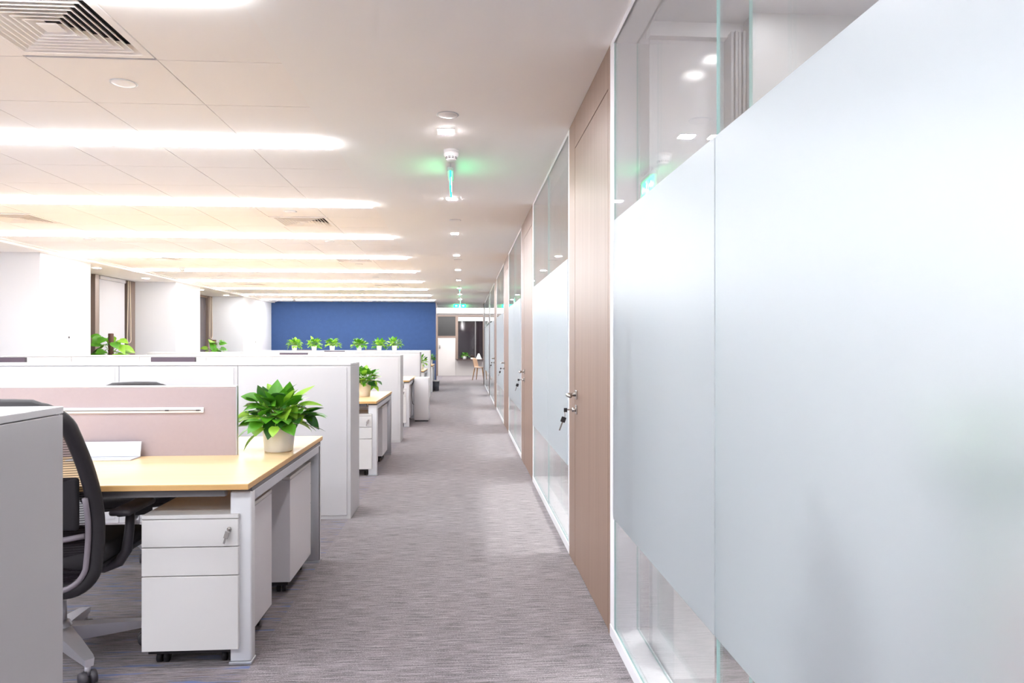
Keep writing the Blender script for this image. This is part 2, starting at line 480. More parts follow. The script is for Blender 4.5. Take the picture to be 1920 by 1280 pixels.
for (a, b, c, d) in ((-.36, -.25, .70, 2.55), (.80, .86, .70, 2.55), (-.25, .80, 2.50, 2.55), (-.25, .80, .68, .74)):
    bx('frame', w3, a, b, YE - .06, YE, c, d, M['bronze'] if d != .74 else M['darkwood'])
bx('pane', w3, -.25, .80, YE - .03, YE - .02, .74, 2.50, M['night'])
bx('mullion', w3, .46, .50, YE - .05, YE - .02, .74, 2.36, M['rail'])
bx('sill', w3, -.30, .85, YE - .42, YE - .0, .66, .70, M['darkwood'], .004)
rb = thing('roller_blind', 'white blind rolled up at the top of the end window', 'blind', (0, 0, 0))
MB().box(-.25, .80, YE - .075, YE - .065, 2.33, 2.48, M['blind']).build('fabric', rb)
MB().box(-.25, .80, YE - .08, YE - .06, 2.31, 2.335, M['white_plastic']).build('bottom_bar', rb)
tag(bx('wall_lobby_left', None, -1.45, -1.3, 22.62, YE, 0, CZ, M['wall']), 'white side wall of the space beyond the corridor', 'wall', kind='structure')

# ------------------------------------------------------------------ right hand glazed wall
FD = 0.115     # depth of the partition
def pane(y0, y1, x, name, parent, th=0.007, z0=.06, z1=CZ - .025):
    mb = MB()
    v = [(x, y0, z0), (x + th, y0, z0), (x + th, y1, z0), (x, y1, z0), (x, y0, z1), (x + th, y0, z1), (x + th, y1, z1), (x, y1, z1)]
    mb.add(v, [(0, 4, 7, 3), (1, 2, 6, 5)], M['glass'])
    mb.add(v, [(0, 1, 5, 4), (3, 7, 6, 2), (0, 3, 2, 1), (4, 5, 6, 7)], M['edge'])
    return mb.build(name, parent)

FZ0, FZ1 = .545, 1.84
def glazed(idx, y0, y1, joints, ijoints, label, jn=.0, jf=.06):
    """bay of double glazing from y0 to y1, white frame, frosted band on the corridor side"""
    w = thing('window_%d' % idx, label, 'glass wall', (0, 0, 0), kind='structure')
    fb = MB()
    fb.box(XR - .004, XR + FD, y0, y1, 0, .055, M['frame'], .003)
    fb.box(XR + .02, XR + FD - .02, y0, y1, .055, .062, M['frame'])
    fb.build('bottom_rail', w)
    MB().box(XR - .002, XR + FD, y0, y1, CZ - .025, CZ, M['frame'], .002).build('top_rail', w)
    MB().box(XR - .002, XR + FD, y1 - jf, y1, .055, CZ - .025, M['frame'], .002).build('jamb', w)
    if jn > 0: MB().box(XR - .002, XR + FD, y0, y0 + jn, .055, CZ - .025, M['frame'], .002).build('jamb', w)
    a, b = y0 + jn, y1 - jf
    cuts = [a] + joints + [b]
    for i in range(len(cuts) - 1):
        p = pane(cuts[i] + .003, cuts[i + 1] - .003, XR, 'glass_pane', w)
        f = MB().box(XR - .006, XR - .0015, cuts[i] + .004, cuts[i + 1] - .004, FZ0, FZ1, M['film']).build('frosted_band', w)
        f['label'] = 'frosted white film band on the glass'
    cuts = [a] + ijoints + [b]
    for i in range(len(cuts) - 1):
        pane(cuts[i] + .003, cuts[i + 1] - .003, XR + FD - .016, 'inner_pane', w)
    return w

def door(idx, y0, y1, leaf0, leaf1, label, mat=None, handle=True):
    m = mat or M['walnut']
    d = thing('door_%d' % idx, label, 'door', (0, 0, 0), kind='structure')
    ZT = 2.462
    g = .004
    bx('backing', d, XR + .05, XR + FD - .01, y0, y1, 0, CZ, M['gap'])
    bx('leaf', d, XR - .002, XR + .05, leaf0 + g, leaf1 - g, .008, ZT - g, m, .002)
    bx('transom', d, XR - .002, XR + .05, leaf0, leaf1, ZT, CZ - .002, m)
    if leaf0 - y0 > .01: bx('jamb', d, XR - .002, XR + .05, y0, leaf0 - g * .5, 0, CZ - .002, m)
    if y1 - leaf1 > .01: bx('jamb', d, XR - .002, XR + .05, leaf1 + g, y1, 0, CZ - .002, m)
    if handle:
        hy = leaf1 - .07
        h = MB()
        h.box(XR - .012, XR, hy - .026, hy + .026, 1.012 - .026, 1.012 + .026, M['steel'], .003)
        h.sweep([(XR - .01, hy, 1.012), (XR - .04, hy, 1.012), (XR - .055, hy - .004, 1.012), (XR - .06, hy - .02, 1.012), (XR - .06, hy - .13, 1.012)], .0105, M['steel'], n=12)
        h.build('door_handle', d)
        k = MB()
        k.box(XR - .010, XR, hy - .024, hy + .024, .925 - .026, .925 + .026, M['steel'], .003)
        k.sweep([(XR - .008, hy, .925), (XR - .03, hy, .925)], .013, M['steel'], n=14)
        k.build('lock_cylinder', d)
    return d, leaf1 - .07

def keys(hy, label):
    t = thing('key_bunch', label, 'keys', (XR - .03, hy, .925), group='keys left in the office doors')
    kb = MB(); kb.box(-.030, .004, -.001, .001, -.004, .004, M['steel'])
    kb.box(-.048, -.028, -.002, .002, -.014, .010, M['black'], .001); kb.build('key', t)
    ring = [( -.042 + .0 * math.cos(a), .012 * math.cos(a), -.026 + .016 * math.sin(a)) for a in [2 * PI * i / 16 for i in range(16)]]
    MB().sweep(ring, .0012, M['steel'], n=6, closed=True, up=(1, 0, 0)).build('key_ring', t)
    R = Matrix.Translation((-.045, -.002, -.04)) @ Matrix.Rotation(.35, 4, 'Y')
    fb = MB(); fb.box(-.014, .014, -.005, .005, -.034, -.002, M['black'], .004, rot=R)
    fb.box(-.004, .004, -.0012, .0012, -.085, -.034, M['steel'], rot=R); fb.build('spare_key', t)

glazed(4, YB, 3.14, [-6.2, -4.2, -2.2, -.2, 1.80], [-6.2, -4.2, -2.2, -.2, 1.83], 'nearest glass wall bay on the right with a tall frosted band', jf=.075)
_, h = door(1, 3.14, 4.375, 3.185, 4.15, 'nearest brown wood veneer office door on the right')
keys(h, 'keys with a black fob hanging from the lock of the nearest brown door')
glazed(5, 4.375, 6.74, [5.5], [5.5], 'glass wall bay between the first and second brown doors', jn=.045, jf=.075)
_, h = door(2, 6.74, 8.06, 6.785, 7.70, 'second brown wood veneer office door on the right')
keys(h, 'keys hanging from the lock of the second brown door')
glazed(6, 8.06, 10.40, [9.2], [9.2], 'glass wall bay between the second and third brown doors', jn=.04, jf=.06)
_, h = door(3, 10.40, 11.62, 10.44, 11.42, 'third brown wood veneer office door on the right')
keys(h, 'keys hanging from the lock of the third brown door')
glazed(7, 11.62, 14.26, [12.9], [12.9], 'glass wall bay between the third and fourth brown doors', jn=.04, jf=.07)
_, h = door(4, 14.26, 15.31, 14.3, 15.22, 'fourth brown wood veneer office door far along the right')
keys(h, 'keys hanging from the lock of the fourth brown door')
glazed(8, 15.31, 17.86, [16.6], [16.6], 'glass wall bay beyond the fourth brown door', jn=.04, jf=.06)
door(5, 17.86, 18.6, 17.9, 18.5, 'dark framed narrow door farthest along the right wall', M['darkwood'], False)
glazed(9, 18.6, 22.5, [20.5], [20.5], 'last glass wall bay before the corridor end', jn=.04, jf=.25)
tag(bx('trim_2', None, XR - .01, XR + FD, 22.5, 23.7, 0, CZ, M['darkwood']), 'dark brown end post of the glazed wall', 'post', kind='structure')

# the offices behind the glass
of = bx('ceiling_office', None, XR + FD, 4.95, YB, 23.7, CZ + .0, CZ + .09, M['wallgrey'])
tag(of, 'pale ceiling of the offices behind the glass wall', 'ceiling', kind='structure')
for k, y in enumerate([8.3, 15.6, 22.6]):
    tag(bx('wall_divider_%d' % (k + 1), None, XR + FD, 4.95, y, y + .1, 0, CZ, M['wall']), 'white dividing wall between offices behind the glass, %s from the camera' % ['second', 'third', 'fourth'][k], 'wall', kind='structure')
dv = thing('wall_divider', 'glossy grey glass divider behind the nearest glass bay', 'wall', (0, 0, 0), kind='structure')
bx('glass_panel', dv, XR + FD + .01, 1.10, 2.94, 2.95, 0.02, CZ - .06, M['divider'])
bx('header', dv, XR + FD, 1.16, 2.90, 2.96, CZ - .06, CZ, M['wallgrey'])
pb = MB()
for q in range(4): pb.box(1.10 + q * .016, 1.112 + q * .016, 2.86 - .008 * (q % 2), 2.96, 0, CZ - .05, M['ribgrey'], .002)
pb.build('ribbed_post', dv)
bx('side_panel', dv, 1.165, 4.95, 2.80, 2.90, 0, CZ, M['officewall'])
oc = thing('office_cabinet', 'narrow white cabinet standing just behind the nearest glass bay', 'cabinet', (0, 0, 0))
bx('body', oc, XR + FD + .015, .945, 2.62, 2.92, 0.04, 1.72, M['cabtop'], .004)  # made tall so the frosted pane in front of it looks brighter
bx('top_panel', oc, XR + FD + .015, .95, 2.615, 2.92, 1.72, 1.74, M['cabtop'], .004)
bx('plinth', oc, XR + FD + .02, .94, 2.63, 2.91, 0, .04, M['wall'])

def office_fill(x, y, i):  # panels added to light the rooms and frosted film from behind
    l = thing('added_office_panel', 'square light panel added on the office ceiling behind the glass, %s along' % ORD[i], 'light', (x, y, CZ), group='added office light panels')
    MB().box(-.30, .30, -.30, .30, -.045, -.004, M['office']).build('diffuser', l)
    f = MB()
    for a, b, c, d in ((-.32, -.30, -.32, .32), (.30, .32, -.32, .32), (-.30, .30, -.32, -.30), (-.30, .30, .30, .32)): f.box(a, b, c, d, -.016, 0, M['white_plastic'])
    f.build('frame', l)
for i, (x, y) in enumerate([(2.6, 1.4), (2.6, -1.6), (2.6, 4.6), (2.6, 6.9), (2.6, 10.2), (2.6, 13.4), (2.6, 17.2), (2.6, 20.4)]): office_fill(x, y, i)

# ------------------------------------------------------------------ ceiling fittings
VIS = [k for k, y in enumerate(lampY)]
for k, y in enumerate(lampY):
    kk = k - 6
    lab = ('long white LED strip in the tiled ceiling, %s in view from the camera' % ORD[kk]) if kk >= 0 else 'long white LED strip added unseen in the tiled ceiling above or behind the camera'
    l = thing('linear_light', lab, 'light', (0, y, CZ), group='long LED strips across the tiled ceiling')
    lm = MB()
    xa, xb, q, zb, zt = GX0 - .04, GX1 - .016, LW / 2, -.022, .004
    v = [(xa, -q, zb), (xb, -q, zb), (xb, q, zb), (xa, q, zb), (xa, -q, zt), (xb, -q, zt), (xb, q, zt), (xa, q, zt)]
    lm.add(v, [(0, 1, 2, 3), (4, 5, 6, 7)], M['lamp']); lm.add(v, [(0, 1, 5, 4), (1, 2, 6, 5), (2, 3, 7, 6), (3, 0, 4, 7)], M['sidefill'])  # strips drop below the tiles so their added side glow lights the ceiling
    lm.build('diffuser', l)
    f = MB()
    f.box(GX0 - .05, GX1 - .01, -LW / 2 - .014, -LW / 2, -.002, .03, M['white_plastic'])
    f.box(GX0 - .05, GX1 - .01, LW / 2, LW / 2 + .014, -.002, .03, M['white_plastic'])
    f.box(GX1 - .012, GX1, -LW / 2 - .014, LW / 2 + .014, -.002, .03, M['white_plastic'])
    f.build('frame', l)

def make_diffuser():
    d = thing('air_diffuser', '', 'air vent', (0, 0, 0), group='square air diffusers in the tiled ceiling')
    R = .298
    f = MB()
    for a, b, c, e in ((-R, R, -R, -R + .03), (-R, R, R - .03, R), (-R, -R + .03, -R + .03, R - .03), (R - .03, R, -R + .03, R - .03)): f.box(a, b, c, e, -.003, .02, M['tile'])
    f.build('frame', d)
    MB().box(-R + .01, R - .01, -R + .01, R - .01, .06, .07, M['void']).build('shade_plate', d)  # plate coloured dark in place of the shade inside the duct
    n = 7
    for i in range(n):
        r = .268 - i * .032
        ri, s = r - .034, .0025
        v = []
        for (rr, z) in ((r, -.002), (ri, .034), (ri - s, .034), (r - s * 2.5, -.002)):
            v += [(-rr, -rr, z), (rr, -rr, z), (rr, rr, z), (-rr, rr, z)]
        fs = []
        for j in range(4):
            j2 = (j + 1) % 4
            for k in range(4):
                k2 = (k + 1) % 4
                fs.append((j * 4 + k, j * 4 + k2, j2 * 4 + k2, j2 * 4 + k))
        MB().add(v, fs, M['tile']).build('louvre', d)
    MB().box(-.04, .04, -.04, .04, -.002, .003, M['tile']).build('centre_plate', d)
    return d
d0 = None
for (x0, y0, i, side) in DIFF:
    lab = 'square white louvred air diffuser in the ceiling tiles, %s in the %s row' % (ORD[i], side) if side == 'right' else 'square white louvred air diffuser in the left ceiling row, %s from the camera' % ORD[i - 1]
    pos = (x0 + .3, y0 + .308, CZ)
    if d0 is None: d0 = make_diffuser(); d0.location = pos; d0['label'] = lab
    else: dup(d0, pos, label=lab)

def make_cover():
    c = thing('ceiling_cover', '', 'ceiling cap', (0, 0, 0), group='round white ceiling caps')
    MB().lathe([(.052, 0), (.058, -.002), (.055, -.005), (.03, -.007), (.001, -.007)], M['white_plastic'], n=32).build('cap', c)
    MB().lathe([(.064, .001), (.066, -.002), (.062, -.004), (.056, -.003)], M['alu'], n=32, cap=False).build('gap_ring', c)
    return c
c0 = None
lst = [(-1.745, 3.77, 'right tile row'), (-1.745, 7.28, 'right tile row'), (-1.745, 9.35, 'right tile row'), (-1.745, 11.95, 'right tile row'), (-1.745, 14.2, 'right tile row'),
       (-4.745, 9.35, 'left tile row'), (-4.745, 14.2, 'left tile row'),
       (-.095, 4.16, 'corridor strip'), (-.095, 7.67, 'corridor strip'), (-.095, 11.2, 'corridor strip'), (-.095, 14.8, 'corridor strip')]
cnt = {}
for x, y, w in lst:
    n = cnt.get(w, 0); cnt[w] = n + 1
    lab = 'round white ceiling cap in the %s, %s from the camera' % (w, ORD[n])
    if c0 is None: c0 = make_cover(); c0.location = (x, y, CZ); c0['label'] = lab
    else: dup(c0, (x, y, CZ), label=lab)

def make_spot(mat, s, cells):
    d = thing('downlight', '', 'light', (0, 0, 0), group='downlights along the corridor ceiling' if cells == 3 else 'downlights beside the left columns')
    f = MB()
    a = s / 2
    for p, q, r, t in ((-a - .012, a + .012, -a - .012, -a), (-a - .012, a + .012, a, a + .012), (-a - .012, -a, -a, a), (a, a + .012, -a, a)): f.box(p, q, r, t, -.004, .01, M['white_plastic'])
    f.build('trim_ring', d)
    w = s / cells
    for c in range(cells):
        MB().box(-a + c * w + .002, -a + (c + 1) * w - .002, -a, a, -.007, .002, mat).build('lamp_cell', d)
    return d
s0 = None
for k in range(-2, 9):
    pos = (-.112, 4.48 + 2.06 * k, CZ)
    lab = 'small bright downlight in the corridor ceiling, %s in view from the camera' % ORD[k] if k >= 0 else 'small downlight in the corridor ceiling overhead or behind the camera'
    if s0 is None: s0 = make_spot(M['spot'], .085, 3); s0.location = pos; s0['label'] = lab
    else: dup(s0, pos, label=lab)
s1 = None
for k, (y) in enumerate([12.45, 14.3, 17.2, 19.0, 6.2, 8.3]):
    lab = ['first downlight beside the left columns, by the nearer window', 'second downlight beside the left columns, by the nearer window', 'first downlight by the farther left window', 'second downlight by the farther left window',
           'downlight beside the left wall, out of view ahead of the columns', 'downlight beside the left wall before the first column'][k]
    if s1 is None: s1 = make_spot(M['spot2'], .10, 2); s1.location = (-6.2, y, CZ - .04); s1['label'] = lab
    else: dup(s1, (-6.2 if k < 4 else -6.6, y, CZ - .04), label=lab)

so_ = make_spot(M['spot3'], .085, 3); so_.location = (1.14, 2.42, CZ); so_['group'] = 'small office downlights'
so_['label'] = 'small downlight on the office ceiling just behind the nearest glass bay'
dup(so_, (1.17, 2.62, CZ), label='second small downlight on the office ceiling behind the nearest glass bay')

def smoke(x, y, label, z=CZ):
    s = thing('smoke_detector', label, 'smoke detector', (x, y, z), group='smoke detectors on the ceiling')
    MB().lathe([(.052, 0), (.052, -.014), (.047, -.02)], M['white_plastic'], n=28).build('base', s)
    MB().lathe([(.050, -.02), (.050, -.036), (.040, -.048), (.036, -.064), (.028, -.072), (.001, -.074)], M['white_plastic'], n=28).build('body', s)
    sl = MB()
    for k in range(10):
        a = 2 * PI * k / 10
        R = Matrix.Rotation(a, 4, 'Z')
        sl.box(.034, .0405, -.008, .008, -.053, -.0495, M['black'], rot=R)
        sl.box(.033, .0385, -.008, .008, -.061, -.0565, M['black'], rot=R)
    sl.build('vent_slot', s)
smoke(-.088, 4.92, 'white smoke detector on the corridor ceiling beside the first downlight')
smoke(-4.86, 12.62, 'white smoke detector among the left ceiling tiles, nearer of two')
smoke(-4.86, 20.7, 'white smoke detector among the left ceiling tiles near the blue wall')

def exit_sign(name, label, loc, rz, L=.36, H=.125, drop=.07):
    s = thing(name, label, 'exit sign', loc, rz, group='green exit signs')
    z1, z0 = -drop, -drop - H
    MB().box(-L / 2, L / 2, -.005, .005, z0, z1, M['green'], .001).build('panel', s)
    h = MB(); h.box(-L / 2 + .02, L / 2 - .02, -.022, .022, z1, z1 + .03, M['alu'], .004)
    for x in (-.1, .1): h.sweep([(x, 0, z1 + .02), (x, 0, 0)], .005, M['alu'], n=8)
    h.build('housing', s)
    a = MB()
    zc = (z0 + z1) / 2
    for sd in (-1, 1):
        y = sd * .0065
        def poly(pts):
            a.add([(p[0], y, zc + p[1]) for p in pts] + [(p[0], y - sd * .002, zc + p[1]) for p in pts],
                  [tuple(range(len(pts)))] + [(i, (i + 1) % len(pts), len(pts) + (i + 1) % len(pts), len(pts) + i) for i in range(len(pts))], M['signwhite'])
        # arrows to both sides
        for q in (-1, 1):
            poly([(q * .155, 0), (q * .115, .032), (q * .115, .011), (q * .075, .011), (q * .075, -.011), (q * .115, -.011), (q * .115, -.032)])
        # running figure in a doorway
        poly([(.008, .050), (.024, .050), (.024, .034), (.008, .034)])
        poly([(-.020, .028), (.016, .028), (.020, -.006), (.0, -.006), (-.012, .016), (-.022, .012)])
        poly([(.0, -.006), (.020, -.006), (.036, -.046), (.024, -.050), (.008, -.022), (-.010, -.036), (-.034, -.030), (-.036, -.040), (-.004, -.050)])
    a.build('pictogram', s)
    return s
exit_sign('exit_sign', 'green lit exit sign hung edge-on below the corridor ceiling, nearest the camera', (-.1, 5.38, CZ), PI / 2)
exit_sign('exit_sign', 'green lit exit sign hung edge-on far along the corridor ceiling', (-.1, 16.6, CZ), PI / 2)
exit_sign('exit_sign', 'green lit exit sign hung edge-on, farthest of the edge-on ones', (-.1, 19.9, CZ), PI / 2)
exit_sign('exit_sign', 'wide green lit exit sign facing the camera at the corridor end', (xat(862, 23.5), 23.5, CZ), 0, L=.40, H=.11, drop=.0)

# ------------------------------------------------------------------ cabinets
CX = -.845
def make_cabinet(w, d=.44, h=1.164):
    """origin at the floor, right hand near corner"""
    c = thing('storage_cabinet', '', 'cabinet', (0, 0, 0))
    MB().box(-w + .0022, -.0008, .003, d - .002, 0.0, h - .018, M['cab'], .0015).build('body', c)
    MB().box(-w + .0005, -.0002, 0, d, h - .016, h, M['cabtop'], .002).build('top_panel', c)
    MB().box(-w + .012, -.028, -.001, .004, .03, h - .032, M['cab'], .001).build('back_panel', c)
    return c
cw1, cw2 = make_cabinet(.825), make_cabinet(.85)
cabs = 0
rowname = ['nearest the camera', 'behind the first desk', 'behind the second desk', 'behind the third desk', 'behind the fourth desk']
for r in range(5):
    n = [1, 4, 6, 6, 5][r]
    for i in range(n):
        x = CX if i == 0 else CX - .825 - .85 * (i - 1)
        y = 1.20 + PITCH * r
        if r == 0: lab = 'white storage cabinet in the left foreground, nearest the camera'
        elif i == 0: lab = 'white waist-high cabinet %s, at the aisle end of its row' % rowname[r]
        else: lab = 'white waist-high cabinet %s, %s from the aisle' % (rowname[r], ORD[i])
        src = cw1 if i == 0 else cw2
        if r == 0: src.location = (x - .042, y, 0); src['label'] = lab; src['group'] = 'white cabinets between the desk rows'
        elif r == 1 and i == 1: src.location = (x, y, 0); src['label'] = lab; src['group'] = 'white cabinets between the desk rows'
        else: dup(src, (x, y, 0), label=lab, group='white cabinets between the desk rows')

# ------------------------------------------------------------------ desks
DW, DD, DZ = 1.75, 1.50, .744
def make_desk(full=True):
    """origin at the floor under the right near corner"""
    t = thing('bench_desk', '', 'desk', (0, 0, 0))
    tp = MB()
    tp.box(-DW, 0, 0, DD, DZ - .024, DZ - .0012, M['beech_edge'], .002)
    tp.box(-DW + .001, -.001, .001, DD - .001, DZ - .002, DZ, M['beech'])
    tp.build('tabletop', t)
    for x1 in (-.002, -DW + .087):
        for y in (.05, DD - .10):
            g = MB()
            g.box(x1 - .085, x1, y, y + .055, .012, DZ - .040, M['legw'] if y < 1 else M['alu'], .006)
            if y > 1:
                g.box(x1 - .002, x1 + .002, y + .004, y + .016, .015, DZ - .05, M['rail'])
                g.box(x1 - .002, x1 + .002, y + .022, y + .036, .015, DZ - .05, M['white_plastic'])
            lg = g.build('leg', t)
            MB().box(x1 - .089, x1 + .002, y - .006, y + .062, 0, .013, M['alu'], .003).build('foot', lg)
        MB().box(x1 - .028, x1, .10, DD - .10, DZ - .085, DZ - .042, M['alu'], .003).build('end_rail', t)
    MB().box(-DW + .09, -.10, .03, .06, DZ - .055, DZ - .026, M['rail']).build('front_rail', t)
    MB().box(-DW + .09, -.10, DD - .06, DD - .03, DZ - .055, DZ - .026, M['rail']).build('back_rail', t)
    MB().box(-.087, -.002, .06, DD - .06, DZ - .042, DZ - .026, M['rail']).build('spacer', t)
    if full:
        y = DD / 2
        x0, x1 = -DW + .28, -.28
        s = MB(); s.box(x0 + .006, x1 - .006, y + .01, y + .032, DZ - .03, 1.088, M['mauve'], .003); sp = s.build('fabric_screen', t)
        e = MB(); e.box(x0, x1, y + .009, y + .033, 1.088, 1.096, M['white_plastic'], .002)
        e.box(x1 - .007, x1, y + .008, y + .034, DZ, 1.096, M['alu'], .002)
        e.box(x0, x0 + .007, y + .008, y + .034, DZ, 1.096, M['white_plastic'], .002); e.build('screen_edge', sp)
        rl = MB()
        rl.box(x0 + .163, x1 - .163, y + .003, y + .011, .960, .987, M['white_plastic'], .002)
        rl.box(x0 + .17, x1 - .175, y - .001, y + .004, .9715, .9745, M['charcoal'])
        rl.build('accessory_rail', sp)
        for xx in (-.62, -.34 - .13): MB().box(xx - .008, xx + .008, y - .004, y + .004, .970, .976, M['charcoal']).build('rail_clip', sp)
        cf = MB(); R = Matrix.Translation((-.885, y - .03, DZ + .006)) @ Matrix.Rotation(math.radians(-12), 4, 'X')
        cf.box(-.15, .15, -.003, .003, 0, .072, M['alu'], .001, rot=R)
        cf.box(-1.04, -.735, y - .13, y - .022, DZ, DZ + .006, M['alu'], .002)
        cf.build('cable_flap', t)
    return t
dk = make_desk(True); dk2 = make_desk(False)
drow = ['nearest the camera', 'in the second row', 'in the third row', 'in the fourth row', 'in the fifth row']
def deskpos(r, c=0): return (-.862 - (DW + .012) * c, 2.905 + PITCH * r, 0)
for r in range(5):
    lab = 'beech bench desk with white legs at the aisle, %s' % drow[r]
    if r == 0: dk.location = deskpos(0); dk['label'] = lab; dk['group'] = 'beech bench desks'
    else: dup(dk, deskpos(r), label=lab, group='beech bench desks')
first = True
for r in range(1, 5):
    for c in (1, 2):
        lab = 'beech bench desk behind the cabinets, %s from the aisle, %s' % (ORD[c], drow[r])
        if first: dk2.location = deskpos(r, c); dk2['label'] = lab; dk2['group'] = 'beech bench desks'; first = False
        else: dup(dk2, deskpos(r, c), label=lab, group='beech bench desks')

def make_pedestal():
    """origin on the floor, drawers face -y, x -0.19..0.19, depth 0.5"""
    p = thing('drawer_pedestal', '', 'drawer unit', (0, 0, 0))
    MB().box(-.19, .19, .02, .50, .07, .598, M['pedside'], .002).build('body', p)
    MB().box(-.19, .19, 0, .50, .600, .616, M['ped'], .002).build('top_panel', p)
    MB().box(-.175, .175, .03, .485, .048, .072, M['black']).build('base', p)
    for i, (a, b) in enumerate(((.488, .597), (.372, .484), (.07, .368))):
        dr = MB().box(-.189, .189, 0, .022, a, b, M['ped'], .0015).build('drawer', p)
        if i == 0:
            k = MB(); k.sweep([(.155, .001, .558), (.155, -.008, .558)], .008, M['steel'], n=14, up=(0, 0, 1))
            k.box(.152, .158, -.022, -.006, .556, .560, M['steel'])
            R = Matrix.Translation((.153, -.016, .552)) @ Matrix.Rotation(.3, 4, 'Y')
            k.box(-.009, .009, -.002, .002, -.03, 0, M['steel'], .001, rot=R); k.box(-.004, .004, -.001, .001, -.052, -.03, M['steel'], rot=R)
            k.build('key', dr)
    for x in (-.13, .13):
        for y in (.07, .43):
            c = MB(); c.box(x - .02, x + .02, y - .02, y + .02, .05, .07, M['black'])
            for q in (-.014, .014): c.sweep([(x + q - .008, y, .022), (x + q + .008, y, .022)], .022, M['black'], n=16)
            c.build('castor', p)
    return p
pd = make_pedestal()
first = True
for r in range(5):
    for j in range(2):
        if r > 2 and j == 0 and False: continue
        pos = (-1.10, 2.935 + PITCH * r, 0) if j == 0 else (-1.09, 4.25 + PITCH * r, 0)
        lab = 'white three-drawer pedestal under the %s desk, %s' % (['nearest', 'second-row', 'third-row', 'fourth-row', 'fifth-row'][r], 'drawers facing the camera' if j == 0 else 'drawers facing away')
        rz = 0 if j == 0 else PI
        if first: pd.location = pos; pd['label'] = lab; pd['group'] = 'white drawer pedestals'; first = False
        else: dup(pd, pos, rz, label=lab, group='white drawer pedestals')

